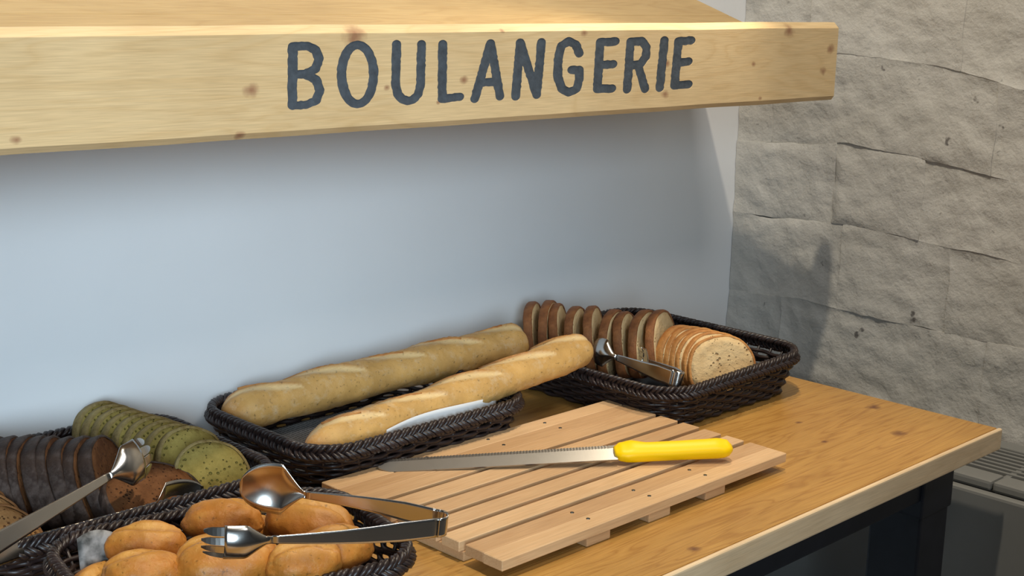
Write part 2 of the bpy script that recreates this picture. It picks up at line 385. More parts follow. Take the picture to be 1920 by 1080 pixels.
# ------------------------------------------------------------------ radiator
def radiator():
    x0, x1, y0, y1, zt = 1.655, 1.822, 0.10, 1.12, TZ-0.095
    r = empty('radiator', (x0, y0, 0.12)); tag(r, 'grey enamelled panel radiator with slotted top on the stone wall', 'radiator')
    X, Y, Z = x0, y0, 0.12
    def bb(n, a, b, c, d, e, f, m, bev=0.002): return box(n, a-X, b-X, c-Y, d-Y, e-Z, f-Z, m, r, bev)
    bb('front_panel', 1.632, 1.648, y0, y1, 0.12, zt-0.012, M['radiator'], 0.004)
    bb('back_panel', x1-0.012, x1, y0, y1, 0.12, zt-0.004, M['radiator'], 0.002)
    bb('core', 1.66, x1-0.03, y0+0.02, y1-0.02, 0.14, zt-0.05, M['dark'], 0.0)
    bb('side_panel', 1.645, x1, y0, y0+0.006, 0.12, zt-0.006, M['radiator'])
    bb('side_panel', 1.645, x1, y1-0.006, y1, 0.12, zt-0.006, M['radiator'])
    # top grille: front and back rails, ribs and slats
    for a, b in ((y0, 0.7565), (0.7585, y1)):
        bb('front_rail', 1.650, 1.688, a, b, zt-0.014, zt, M['radiator'], 0.004)
    bb('back_rail', x1-0.030, x1, y0, y1, zt-0.010, zt+0.001, M['radiator'], 0.002)
    n = 7
    for i in range(n):
        x = 1.699+i*0.0143
        bb('grille_slat', x, x+0.0052, y0, y1, zt-0.016, zt-0.001, M['radiator'], 0.001)
    y = 0.757
    for yy in (0.557, 0.757, 0.957):
        bb('grille_rib', 1.686, x1-0.028, yy-0.004, yy+0.004, zt-0.018, zt-0.003, M['radiator'], 0.001)
radiator()

# ------------------------------------------------------------------ table
def table():
    xr, yf = 1.588, 0.722
    t = empty('table', (0.6, 1.0, 0)); tag(t, 'oiled pine table with black steel frame against the white wall', 'table')
    X, Y = 0.6, 1.0
    th = 0.0275
    ys = [yf+0.0062, 0.823, 0.965, 1.110, WY-0.004]
    x0 = -0.35
    for i, (a, b) in enumerate(zip(ys, ys[1:])):
        me = box_mesh('plank', x0, xr, a, b, TZ-th, TZ, 0.0, 1)
        bm = bmesh.new(); bm.from_mesh(me)
        def isedge(e, axis, val): return all(abs(v.co[axis]-val) < 1e-5 for v in e.verts)
        # round the table's outer edges, leave the glue joints crisp
        es = [e for e in bm.edges if (isedge(e, 2, TZ) or isedge(e, 2, TZ-th)) and all(v.co.x > xr-1e-4 for v in e.verts)]
        bmesh.ops.bevel(bm, geom=es, offset=0.0045, segments=3, affect='EDGES')
        es = [e for e in bm.edges if isedge(e, 2, TZ) and (isedge(e, 1, b) or isedge(e, 1, a))]
        bmesh.ops.bevel(bm, geom=es, offset=0.0004, segments=1, affect='EDGES')
        bm.to_mesh(me); bm.free()
        o = link('plank', me, M['table'], t, False); o.location = (-X, -Y, 0)
    o = box('lit_edge_strip', x0, xr, yf, yf+0.0061, TZ-th, TZ, M['lit_edge'], t, 0.0028, 3); o.location = (-X, -Y, 0)  # added strip over the planks' front face, its lit tone in the colour
    def bb(n, a, b, c, d, e, f, bev=0.002):
        o = box(n, a, b, c, d, TZ+e, TZ+f, M['black'], t, bev); o.location = (-X, -Y, 0); return o
    bb('front_rail', -0.25, 1.446, 0.747, 0.785, -0.066, -th)
    bb('back_rail', -0.25, 1.446, 1.24, 1.275, -0.066, -th)
    bb('side_rail', 1.46, 1.50, 0.812, 1.215, -0.066, -th)
    bb('side_rail', -0.32, -0.28, 0.812, 1.215, -0.066, -th)
    for lx in (1.444, -0.34):
        for ly in (0.745, 1.213):
            lg = bb('leg', lx, lx+0.066, ly, ly+0.068, -TZ, -th, 0.003)
            bk = box('bracket', lx-0.003, lx+0.070, ly-0.002, ly+0.070, TZ-0.088, TZ-th-0.001, M['black'], lg, 0.003)
table()

# ------------------------------------------------------------------ canopy with the carved sign
LET = [["B", 0.0045, 0.0034, [[[0.7572, 0.4615],[0.756, 0.4087]],[[0.7572, 0.4619],[0.7737, 0.4621],[0.7829, 0.4585],[0.7868, 0.4504],[0.7827, 0.4409],[0.7707, 0.4367],[0.7576, 0.4366]],[[0.7707, 0.4363],[0.7832, 0.4312],[0.7874, 0.4214],[0.7833, 0.4119],[0.7717, 0.4085],[0.7565, 0.4083]]]],
 ["O", 0.0048, 0.0035, [[[0.8518, 0.4341],[0.8511, 0.4268],[0.8491, 0.42],[0.846, 0.4143],[0.8419, 0.4099],[0.8371, 0.4073],[0.8321, 0.4066],[0.827, 0.4077],[0.8224, 0.4107],[0.8184, 0.4153],[0.8154, 0.4212],[0.8135, 0.4279],[0.8129, 0.4351],[0.8135, 0.4422],[0.8155, 0.4489],[0.8185, 0.4545],[0.8225, 0.4588],[0.8272, 0.4615],[0.8322, 0.4624],[0.8372, 0.4614],[0.8419, 0.4585],[0.846, 0.454],[0.8491, 0.4482],[0.8511, 0.4414],[0.8518, 0.4341]]]],
 ["U", 0.0049, 0.0036, [[[0.8802, 0.4624],[0.8793, 0.4238],[0.882, 0.4142],[0.888, 0.409],[0.895, 0.4069],[0.9019, 0.408],[0.9086, 0.4132],[0.9116, 0.4228],[0.9123, 0.462]]]],
 ["L", 0.0051, 0.0037, [[[0.9405, 0.4617],[0.9404, 0.4073],[0.9647, 0.4083]]]],
 ["A", 0.0053, 0.0038, [[[0.9857, 0.4055],[1.007, 0.4616],[1.0221, 0.4065]],[[0.994, 0.422],[1.0175, 0.4217]]]],
 ["N", 0.0056, 0.0039, [[[1.0456, 0.4056],[1.0504, 0.4618],[1.0776, 0.4061],[1.0827, 0.4619]]]],
 ["G", 0.006, 0.004, [[[1.1433, 0.449],[1.1371, 0.4587],[1.1256, 0.4626],[1.1143, 0.4577],[1.1094, 0.4428],[1.1098, 0.4239],[1.1167, 0.4115],[1.1282, 0.4068],[1.1406, 0.4102],[1.1447, 0.4203],[1.1441, 0.4311],[1.1319, 0.4314]]]],
 ["E", 0.0062, 0.0042, [[[1.2032, 0.4615],[1.1775, 0.4608],[1.1752, 0.409],[1.2003, 0.4086]],[[1.1769, 0.4355],[1.2007, 0.436]]]],
 ["R", 0.0063, 0.0043, [[[1.2297, 0.4602],[1.2269, 0.4067]],[[1.2297, 0.4607],[1.2496, 0.4613],[1.2585, 0.454],[1.2584, 0.4433],[1.2488, 0.4349],[1.2293, 0.4337]],[[1.2447, 0.4334],[1.2592, 0.4061]]]],
 ["I", 0.0066, 0.0044, [[[1.2909, 0.4616],[1.2862, 0.4065]]]],
 ["E", 0.0068, 0.0044, [[[1.3418, 0.4611],[1.3173, 0.4602],[1.3137, 0.4083],[1.3406, 0.4088]],[[1.3157, 0.435],[1.3384, 0.4362]]]]]

def letter_prisms(wx, wz, strokes, ya, yb, rnd):
    """each stroke segment a stadium-shaped prism with a slightly ragged routed edge"""
    vs, fs = [], []
    for st in strokes:
        for (ax, az), (bx, bz) in zip(st, st[1:]):
            # work in a space where the cutter is round
            p, q = Vector((ax/wx, az/wz)), Vector((bx/wx, bz/wz)); d = (q-p); Ls = d.length; d.normalize(); n = Vector((-d.y, d.x))
            ring = []
            k = max(1, int(Ls/0.55))
            for i in range(k+1): ring.append(p+d*(Ls*i/k)-n*(1+rnd.uniform(-0.09, 0.09) if 0 < i < k else 1))
            for i in range(1, 8): t = -PI/2+PI*i/8; ring.append(q+d*math.cos(t)+n*math.sin(t))
            for i in range(k+1): ring.append(q-d*(Ls*i/k)+n*(1+rnd.uniform(-0.09, 0.09) if 0 < i < k else 1))
            for i in range(1, 8): t = PI/2+PI*i/8; ring.append(p+d*math.cos(t)+n*math.sin(t))
            b = len(vs); m = len(ring)
            for y in (ya, yb):
                for r in ring: vs.append((r.x*wx, y, r.y*wz))
            fs.append(tuple(range(b, b+m))); fs.append(tuple(range(b+2*m-1, b+m-1, -1)))
            for i in range(m):
                j = (i+1) % m
                fs.append((b+i, b+m+i, b+m+j, b+j))
    return vs, fs

def canopy():
    yf, yb = 1.044, 1.066
    xr, xl = 1.668, -0.30
    c = empty('canopy', (0.7, WY, TZ+0.40)); tag(c, 'pale pine canopy with a carved sign board above the bread table', 'canopy')
    off = (-0.7, -WY, -0.40)
    # sign board: slightly tapering plank with wavy chamfered edges
    nx = 64
    prof = [(yf+0.004, 0), (yf, 0.0055), (yf, 0.5), (yf, 1-0.0075), (yf+0.0075, 1), (yb-0.003, 1), (yb, 1-0.003), (yb, 0.003), (yb-0.003, 0)]
    vs, fs = [], []
    for i in range(nx+1):
        x = xl+(xr-xl)*i/nx
        zt = 0.480+(x-0.48)/1.19*0.002; zb = 0.381-(x-0.48)/1.19*0.004
        wv = 0.0009*noise.noise(Vector((x*9, 2, 0))); wt = 0.0006*noise.noise(Vector((x*7, 9, 0)))
        endr = 1.0
        for q, (y, t) in enumerate(prof):
            if t == 0: z = zb+wv
            elif t == 1: z = zt+wt
            elif t < 0.1: z = zb+wv*0.6+t
            elif t > 0.9: z = zt+wt-(1-t)
            else: z = (zt+zb)/2
            vs.append((x, y, z))
    m = len(prof)
    for i in range(nx):
        for q in range(m):
            q2 = (q+1) % m
            a, b = i*m+q, i*m+q2
            fs.append((a, b, b+m, a+m))
    fs.append(tuple(range(m))[::-1]); fs.append(tuple(nx*m+q for q in range(m)))
    me = bpy.data.meshes.new('sign_board'); me.from_pydata(vs, [], fs); me.update()
    bm = bmesh.new(); bm.from_mesh(me)
    bmesh.ops.recalc_face_normals(bm, faces=bm.faces)
    es = [e for e in bm.edges if all(v.co.x > xr-1e-5 for v in e.verts)]
    bmesh.ops.bevel(bm, geom=es, offset=0.0035, segments=3, affect='EDGES')
    bm.to_mesh(me); bm.free()
    sb = link('sign_board', me, M['sign'], c, False)
    # carve the letters
    rnd = random.Random(2)
    allv, allf = [], []
    for n, wx, wz, st in LET:
        wx, wz = wx*1.22, wz*1.15
        v, f = letter_prisms(wx, wz, st, yf-0.004, yf+0.0022, rnd)
        b = len(allv); allv += v; allf += [tuple(b+i for i in ff) for ff in f]
    cut = mesh('cutter', allv, allf, None, c, False)
    bm = bmesh.new(); bm.from_mesh(cut.data); bmesh.ops.recalc_face_normals(bm, faces=bm.faces); bm.to_mesh(cut.data); bm.free()
    md = sb.modifiers.new('carve', 'BOOLEAN'); md.operation = 'DIFFERENCE'; md.object = cut; md.solver = 'EXACT'; md.use_self = True
    bpy.context.view_layer.update()
    dg = bpy.context.evaluated_depsgraph_get()
    nm = bpy.data.meshes.new_from_object(sb.evaluated_get(dg)); sb.modifiers.clear()
    sb.data = nm; nm.name = 'sign_board'
    bpy.data.objects.remove(cut)
    sb.location = off
    names = dict(B='b', O='o', U='u', L='l', A='a', N='n', G='g', E='e', R='r', I='i')
    rnd = random.Random(2)
    for n, wx, wz, st in LET:
        wx, wz = wx*1.22, wz*1.15
        v, f = letter_prisms(wx, wz, st, yf-0.004, yf+0.0040, rnd)
        cut = mesh('cutter', v, f, None, c, False)
        bm = bmesh.new(); bm.from_mesh(cut.data); bmesh.ops.recalc_face_normals(bm, faces=bm.faces); bm.to_mesh(cut.data); bm.free()
        xs = [p[0] for p in v]; zs = [p[2] for p in v]
        o = box('carved_letter', min(xs)-0.01, max(xs)+0.01, yf+0.0004, yf+0.0024, min(zs)-0.01, max(zs)+0.01, M['letter'], c)
        md = o.modifiers.new('shape', 'BOOLEAN'); md.operation = 'INTERSECT'; md.object = cut; md.solver = 'EXACT'; md.use_self = True
        bpy.context.view_layer.update()
        dg = bpy.context.evaluated_depsgraph_get()
        nm = bpy.data.meshes.new_from_object(o.evaluated_get(dg)); o.modifiers.clear(); o.data = nm; nm.name = 'carved_letter'
        bpy.data.objects.remove(cut); o.location = off
        o['label'] = 'blue-black carved capital letter '+n
    # sloping roof boards between the wall and the sign
    P0, P1 = Vector((0, WY-0.002, 0.517)), Vector((0, yb-0.0025, 0.4275))
    d = P1-P0; Lr = d.length; d.normalize(); nrm = Vector((0, -d.z, d.y)); nrm = nrm if nrm.z > 0 else -nrm
    cuts = [0, 0.098, 0.196, Lr]
    for a, b in zip(cuts, cuts[1:]):
        g = 0.00003
        q = [P0+d*(a+g), P0+d*(b-g)]
        vs = []
        for x in (xl, xr+0.001):
            for p in (q[0], q[1]): vs += [(x, p.y, p.z), (x, p.y-nrm.y*0.016, p.z-nrm.z*0.016)]
        fs = [(0, 2, 3, 1), (4, 5, 7, 6), (0, 4, 6, 2), (1, 3, 7, 5), (0, 1, 5, 4), (2, 6, 7, 3)]
        o = mesh('roof_board', vs, fs, M['roof'], c, False); o.location = off
        bm = bmesh.new(); bm.from_mesh(o.data); bmesh.ops.recalc_face_normals(bm, faces=bm.faces)
        bmesh.ops.bevel(bm, geom=bm.edges[:], offset=0.0009, segments=1, affect='EDGES'); bm.to_mesh(o.data); bm.free()
canopy()

# ------------------------------------------------------------------ baskets
def rrect(w, d, r, s):
    """point, outward normal on a rounded rectangle; s in 0..1 by length"""
    r = min(r, w/2-1e-3, d/2-1e-3)
    a, b = w-2*r, d-2*r; arc = PI*r/2; per = 2*(a+b)+4*arc; t = (s % 1.0)*per
    for k, ln in enumerate((a, arc, b, arc, a, arc, b, arc)):
        if t <= ln: break
        t -= ln
    if k == 0: return Vector((-a/2+t, -d/2)), Vector((0, -1)), per
    if k == 2: return Vector((w/2, -b/2+t)), Vector((1, 0)), per
    if k == 4: return Vector((a/2-t, d/2)), Vector((0, 1)), per
    if k == 6: return Vector((-w/2, b/2-t)), Vector((-1, 0)), per
    c = {1: (a/2, -b/2, -PI/2), 3: (a/2, b/2, 0), 5: (-a/2, b/2, PI/2), 7: (-a/2, -b/2, PI)}[k]
    th = c[2]+t/r
    n = Vector((math.cos(th), math.sin(th)))
    return Vector((c[0], c[1]))+n*r, n, per

def basket(label, cx, cy, w, d, rot=0.0, h=0.056, flare=0.016, tilt=0.0, z0=0.0, cr=0.05):
    """w, d are the outer size at the rim"""
    root = empty('wicker_basket', (cx, cy, TZ+z0+0.0005), (0, 0, rot)); tag(root, label, 'basket', 'dark wicker bread baskets on the table')
    per = rrect(w, d, cr, 0)[2]
    ns = int(per/0.021); ns += ns % 2
    ns += 1                                     # odd number: alternate rows interlock by themselves
    rimh = 0.018
    hw = h-rimh*0.55
    def wall_pt(s, z, off=0.0):
        f = flare*(1-z/h)
        p, n, _ = rrect(w-2*f-0.010, d-2*f-0.010, cr, s)
        hz = z*(1+tilt*p.x/h)
        q = p+n*off
        return Vector((q.x, q.y, hz)), n
    mb = MB()
    pitch = 0.0056; nr = int((hw-0.004)/pitch)
    S = ns*6
    for k in range(nr):
        z = 0.0035+k*pitch
        pts = []
        for i in range(S):
            s = i/S
            off = 0.0026*math.sin(PI*ns*s*1.0+(k % 2)*PI) 
            pts.append(wall_pt(s, z+0.0004*math.sin(i*0.37+k*2), off)[0])
        # one extra half turn is hidden in the seam at the back
        mb.tube(pts, 0.0027, 6, closed=True)
    tag(mb.build('weave', M['wicker'], root), kind='stuff')
    mb = MB()
    for i in range(ns):
        s = (i+0.0)/ns
        mb.tube([wall_pt(s, 0.002)[0], wall_pt(s, hw*0.5)[0], wall_pt(s, hw)[0]], 0.0021, 5)
    tag(mb.build('stakes', M['wicker'], root), kind='stuff')
    # plaited rim
    mb = MB()
    per_n = int(per/0.040); S = per_n*18
    for ph in (0, 2*PI/3, 4*PI/3):
        for dph in (-0.42, 0.42):
            pts = []
            for i in range(S):
                s = i/S
                th = 2*PI*per_n*s+ph+dph
                c, n = wall_pt(s, h-rimh*0.5)
                lat = Vector((n.x*0.35, n.y*0.35, -0.93)); thick = Vector((n.x*0.93, n.y*0.93, 0.35))
                pts.append(c+lat*(0.0072*math.sin(th))+thick*(0.0034*math.sin(2*th))+thick*0.001)
            mb.tube(pts, 0.0025, 6, closed=True)
    mb.build('plaited_rim', M['wicker'], root)
    # woven base: a low plate with cross strands
    f = flare
    ring = [rrect(w-2*f-0.012, d-2*f-0.012, cr, i/64)[0] for i in range(64)]
    vs = [(p.x, p.y, 0.001) for p in ring]+[(p.x, p.y, 0.0045) for p in ring]
    fs = [tuple(range(63, -1, -1)), tuple(range(64, 128))]+[(i, (i+1) % 64, 64+(i+1) % 64, 64+i) for i in range(64)]
    mesh('base', vs, fs, M['wicker'], root, False)
    return root

basket('dark wicker basket holding two baguettes, by the white wall', 0.9615, 1.188, 0.330, 0.246, 0.0, h=0.056)
basket('dark wicker basket of brown and green bread slices, leftmost by the wall', 0.595, 1.182, 0.335, 0.266, 0.0, h=0.056)
basket('dark wicker basket of pale bread slices in the corner by the stone wall', 1.394, 1.132, 0.305, 0.330, 0.0, h=0.058, tilt=0.03)
basket('small dark wicker basket of golden rolls, nearest the viewer', 0.606, 0.9285, 0.285, 0.205, math.radians(-12), h=0.058)

# ------------------------------------------------------------------ paper liners
def sheet(name, label, mat, fn, nu, nv, parent=None, cat='paper', thick=0.0006):
    vs, fs = [], []
    for j in range(nv+1):
        for i in range(nu+1): vs.append(fn(i/nu, j/nv))
    for j in range(nv):
        for i in range(nu):
            a = j*(nu+1)+i; fs.append((a, a+1, a+nu+2, a+nu+1))
    n = len(vs)
    o = mesh(name, vs, fs, mat, parent)
    md = o.modifiers.new('thickness', 'SOLIDIFY'); md.thickness = thick; md.offset = 1
    if label: tag(o, label, cat)
    return o
def liner_baguette(u, v):
    # floor of the basket, curling up the front inner wall
    x = 0.825+0.275*u
    y = 1.285-0.175*v
    z = 0.008+0.0015*noise.noise(Vector((u*5, v*5, 0)))
    if v > 0.86:
        t = (v-0.86)/0.14; y = 1.285-0.175*0.86-0.036*min(t, 1)
        z += 0.0535*t**1.3*(0.35+0.65*math.exp(-((u-0.62)/0.30)**4))
        y += 0.0
    return (x, y, TZ+z)
sheet('newsprint_liner', 'grey newsprint sheet lining the basket under the baguettes', M['newsprint'], liner_baguette, 40, 40)
def liner_white(u, v):
    x = 0.905+0.165*u
    y = 1.091+0.006*v
    top = 0.0545+0.006*math.sin(PI*u)+0.004*u
    z = 0.030+(top-0.030)*v
    return (x, y-0.010*v+0.003*math.sin(u*7), TZ+z)
sheet('white_liner', 'white paper strip tucked inside the front rim beside the lit baguette', M['white_paper'], liner_white, 24, 6)
def liner_rolls(u, v):
    a = math.radians(-12)
    lx = -0.118+0.232*u; ly = -0.078+0.156*v
    z = 0.009+0.002*noise.noise(Vector((u*4, v*4, 2)))
    if v > 0.62:
        t = (v-0.62)/0.38
        hgt = 0.046*math.exp(-((u-0.06)/0.20)**2)+0.022
        z += hgt*t**1.25; ly = -0.078+0.156*0.62+0.020*t+0.004*math.sin(u*9)
    return (0.606+lx*math.cos(a)-ly*math.sin(a), 0.9285+lx*math.sin(a)+ly*math.cos(a), TZ+z)
sheet('printed_liner', 'paper printed with grey pictures lining the basket of rolls', M['photoprint'], liner_rolls, 40, 30)

# ------------------------------------------------------------------ breads
def set_attr(me, name, vals):
    a = me.attributes.new(name, 'FLOAT', 'POINT'); a.data.foreach_set('value', vals)

def baguette(label, A, B, r, nsl, seed, taper0=0.5, taper1=0.72):
    """A, B: centre line end points above the table"""
    A, B = Vector(A), Vector(B); Lb = (B-A).length; d = (B-A).normalized()
    base = empty('baguette', (A.x, A.y, TZ+A.z-r)); tag(base, label, 'baguette', 'baguettes in the long basket')
    side = d.cross(Vector((0, 0, 1))).normalized(); up = side.cross(d)
    nu, nv = 220, 56
    vs, fs, bl, scv = [], [], [], []
    for i in range(nu+1):
        u = i/nu
        e0 = min(1, u/0.11); e1 = min(1, (1-u)/0.055)
        prof = (1-(1-e0)**2.2)**taper0*(1-(1-e1)**2.2)**0.5
        rr = r*(prof*(0.97+0.05*math.sin(u*19+seed))+0.015)
        c = A+d*(Lb*u)+up*(0.004*math.sin(u*PI*1.1+seed))+side*(0.003*math.sin(u*5+seed))
        for j in range(nv):
            th = 2*PI*j/nv                    # 0 = side, pi/2 = up
            # slashes: long diagonal ribbons along the top
            su = u*nsl; k = math.floor(su); 
            best = 0; ear = 0
            for kk in (k-1, k, k+1):
                if kk < 0 or kk >= nsl: continue
                t = su-kk                      # 0..1 along this slash
                t2 = (t+0.15)/1.3
                if 0 < t2 < 1:
                    cth = PI/2+0.75-1.5*t2     # runs across the top
                    wdt = 0.34*math.sin(PI*t2)**0.6+0.02
                    dd = (th-cth+PI) % (2*PI)-PI
                    a = dd/wdt
                    if abs(a) < 1: best = max(best, (1-a*a))
                    ear = max(ear, math.exp(-((dd-wdt*1.0)/0.15)**2)*math.sin(PI*t2)**0.5)
            n = noise.noise(Vector((u*26+seed, math.cos(th)*1.5, math.sin(th)*1.5)))
            n2 = noise.noise(Vector((u*90+seed, math.cos(th)*5, math.sin(th)*5)))
            q = rr*(1+0.055*n+0.022*n2+0.085*ear-0.05*best*(1+0.9*n2))
            flat = 0.86 if math.sin(th) < 0 else 1.0
            vs.append(c+side*(q*math.cos(th)*1.06)+up*(q*math.sin(th)*flat)-base.location+Vector((0, 0, TZ)))
            bl.append(min(1, best*1.1)*0.75); scv.append(min(1, ear*0.9*(0.6+0.8*n)+0.55*max(0, 1-u/0.06)+0.1*max(0, -math.sin(th))))
    for i in range(nu):
        for j in range(nv):
            j2 = (j+1) % nv
            fs.append((i*nv+j, i*nv+j2, (i+1)*nv+j2, (i+1)*nv+j))
    fs.append(tuple(range(nv))[::-1]); fs.append(tuple(nu*nv+j for j in range(nv)))
    o = mesh('loaf', vs, fs, M['baguette'], base)
    set_attr(o.data, 'bloom', bl); set_attr(o.data, 'scorch', [max(0, x) for x in scv])
    # torn crust ears along the slashes
    mb = MB(); rnd = random.Random(seed)
    for k in range(nsl):
        pts, rad = [], []
        for q in range(9):
            t2 = 0.15+0.62*q/8; u = (k+t2*1.3-0.15)/nsl
            if not 0.06 < u < 0.95: continue
            th = PI/2+0.75-1.5*t2+0.34*math.sin(PI*t2)**0.6+0.02
            c = A+d*(Lb*u)+up*(0.004*math.sin(u*PI*1.1+seed))
            rr = r*1.025*(0.97+0.05*math.sin(u*19+seed))
            pts.append(c+side*(rr*math.cos(th)*1.06)+up*(rr*math.sin(th))-base.location+Vector((0, 0, TZ))); rad.append(0.0014*math.sin(PI*(q+0.6)/9.2)+0.0004+rnd.uniform(0, 0.0006))
        if len(pts) > 3: mb.tube(pts, rad, 5)
    o2 = mb.build('crust_ear', M['toast_crust'], base)
    return base
baguette('shaded baguette at the back of the long basket, nearest the white wall', (0.822, 1.276, 0.036), (1.232, 1.206, 0.079), 0.0255, 5, 1.3)
baguette('sunlit baguette at the front of the long basket, its end over the rim', (0.824, 1.121, 0.044), (1.240, 1.103, 0.081), 0.0225, 5, 4.1, taper0=0.7)

def slice_parts(kind, wdt, hgt, th, seed, crust_w=0.05, sq=0.85):
    """two meshes: crumb body and crust band; slice stands in XZ, bottom at z=0, front towards -Y"""
    rnd = random.Random(seed); n = 44
    ph = rnd.uniform(0, 10)
    prof = []
    for i in range(n):
        t = 2*PI*i/n; c, s = math.cos(t), math.sin(t)
        x = wdt/2*math.copysign(abs(c)**sq, c)
        z = (hgt*0.60*abs(s)**0.95) if s > 0 else (-hgt*0.40*abs(s)**0.55)
        k = 1+0.035*noise.noise(Vector((c*1.6+ph, s*1.6, seed)))+0.012*noise.noise(Vector((c*6+ph, s*6, seed)))
        prof.append(Vector((x*k, z*k+hgt*0.40)))
    cen = Vector((0, hgt*0.45))
    def at(i, f): return cen+(prof[i % n]-cen)*f
    ci = 1-crust_w*2
    # crumb: front and back discs of rings
    vs, fs = [], []
    fr = [ci, 0.78*ci, 0.5*ci, 0.22*ci]
    for sgn in (-1, 1):
        for q, f in enumerate(fr):
            for i in range(n):
                p = at(i, f)
                y = sgn*(th/2-0.0002)+0.0010*noise.noise(Vector((p.x*80, p.y*80, seed+sgn)))
                vs.append((p.x, y, p.y))
        vs.append((cen.x, sgn*th/2, cen.y))
    B2 = len(fr)*n+1
    for si, b in enumerate((0, B2)):
        for q in range(len(fr)-1):
            for i in range(n):
                i2 = (i+1) % n
                f = (b+q*n+i, b+q*n+i2, b+(q+1)*n+i2, b+(q+1)*n+i)
                fs.append(f if si == 0 else f[::-1])
        for i in range(n):
            i2 = (i+1) % n
            f = (b+3*n+i, b+3*n+i2, b+4*n)
            fs.append(f if si == 0 else f[::-1])
    for i in range(n):
        i2 = (i+1) % n
        fs.append((i, B2+i, B2+i2, i2))
    crumb = bpy.data.meshes.new('crumb'); crumb.from_pydata(vs, [], fs)
    crumb.materials.append(M[kind+'_crumb'])
    # crust band
    vs, fs = [], []
    sec = [(ci+0.002, -th/2), (1-crust_w*0.6, -th/2-0.0003), (1.0, -th/2+0.0012), (1.004, 0), (1.0, th/2-0.0012), (1-crust_w*0.6, th/2+0.0003), (ci+0.002, th/2)]
    for f, y in sec:
        for i in range(n):
            p = at(i, f); vs.append((p.x, y+0.0008*noise.noise(Vector((p.x*70, p.y*70, 3))), p.y))
    for q in range(len(sec)-1):
        for i in range(n):
            i2 = (i+1) % n
            fs.append((q*n+i, (q+1)*n+i, (q+1)*n+i2, q*n+i2))
    crust = bpy.data.meshes.new('crust'); crust.from_pydata(vs, [], fs)
    return crumb, crust
def place_slice(parts, crustmat, loc, yaw, lean, roll, label, group, name='bread_slice'):
    crumb, crust = parts
    r = empty(name, (loc[0], loc[1], TZ+loc[2]))
    m = Matrix.Rotation(yaw, 4, 'Z') @ Matrix.Rotation(-lean, 4, 'X') @ Matrix.Rotation(roll, 4, 'Y')
    r.rotation_euler = m.to_euler()
    tag(r, label, 'bread slice', group)
    if not crust.materials: crust.materials.append(M[crustmat])
    link('crumb', crumb, None, r); link('crust', crust, None, r)
    return r
ORD = ['first', 'second', 'third', 'fourth', 'fifth', 'sixth', 'seventh', 'eighth', 'ninth', 'tenth', 'eleventh', 'twelfth', 'thirteenth']
R_ = random.Random(11)

# corner basket: a row of upright slices along the back, then a fan turned to the viewer
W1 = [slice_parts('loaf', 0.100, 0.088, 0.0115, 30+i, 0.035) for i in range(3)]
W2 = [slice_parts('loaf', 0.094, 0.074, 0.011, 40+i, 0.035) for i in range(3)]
back = [(1.295, 1.262, 0.50, 0.05), (1.303, 1.246, 0.46, -0.02), (1.312, 1.229, 0.50, 0.08), (1.323, 1.211, 0.40, 0.02), (1.334, 1.187, 0.46, 0.06), (1.345, 1.169, 0.30, -0.04), (1.357, 1.147, 0.36, 0.10), (1.368, 1.128, 0.22, 0.02), (1.378, 1.107, 0.26, 0.08)]
for i, (x, y, a, ln) in enumerate(back):
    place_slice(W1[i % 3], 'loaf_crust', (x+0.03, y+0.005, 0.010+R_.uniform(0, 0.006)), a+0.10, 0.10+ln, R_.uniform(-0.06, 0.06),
                '%s brown-crusted slice from the white wall in the corner basket row' % ORD[i], 'brown-crusted slices standing in the corner basket')
fan = [(1.420, 1.092, 0.02, 0.10), (1.424, 1.079, -0.10, 0.14), (1.426, 1.065, -0.22, 0.17), (1.427, 1.051, -0.34, 0.22), (1.425, 1.036, -0.44, 0.26), (1.420, 1.020, -0.55, 0.34)]
for i, (x, y, a, ln) in enumerate(fan):
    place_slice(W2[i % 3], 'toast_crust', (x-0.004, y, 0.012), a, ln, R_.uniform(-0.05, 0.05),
                '%s golden-crusted slice from the front of the lit fan in the corner basket' % ORD[len(fan)-1-i], 'golden-crusted slices fanned in the corner basket')

# left basket: rye
RY = [slice_parts('rye', 0.108, 0.080, 0.0135, 50+i, 0.03, 0.8) for i in range(3)]
for i in range(12):
    place_slice(RY[i % 3], 'rye_crust', (0.500+0.0118*i+R_.uniform(-0.002, 0.002), 1.252-0.0086*i+R_.uniform(-0.003, 0.003), 0.010), 0.98-0.012*i+R_.uniform(-0.05, 0.05), 0.16+0.02*i, R_.uniform(-0.06, 0.06),
                '%s dark rye slice from the white wall in the leftmost basket' % ORD[i], 'dark rye slices in the left basket')
place_slice(RY[1], 'rye_crust', (0.640, 1.075, 0.018), 0.25, 1.0, 0.1, 'dark rye slice leaning at the front with its brown crumb showing', 'dark rye slices in the left basket')
# left basket: green loaf
GR = [slice_parts('green', 0.078, 0.070, 0.011, 60+i, 0.04, 0.9) for i in range(3)]
for i in range(9):
    place_slice(GR[i % 3], 'green_crust', (0.688+0.0028*i, 1.282-i*0.0165, 0.012), 0.22-0.03*i+R_.uniform(-0.05, 0.05), 0.30+0.02*i, R_.uniform(-0.05, 0.05),
                '%s olive-green slice from the white wall in the leftmost basket' % ORD[i], 'olive-green bread slices in the left basket')
place_slice(GR[1], 'green_crust', (0.700, 1.100, 0.014), -0.25, 0.62, 0.08, 'olive-green slice facing the viewer at the front of the green loaf', 'olive-green bread slices in the left basket')
place_slice(GR[2], 'green_crust', (0.706, 1.058, 0.016), 0.4, 1.35, 0.0, 'yellow-green slice lying flat before the green loaf', 'olive-green bread slices in the left basket')
TN = [slice_parts('tan', 0.085, 0.065, 0.012, 70, 0.04, 0.85)]
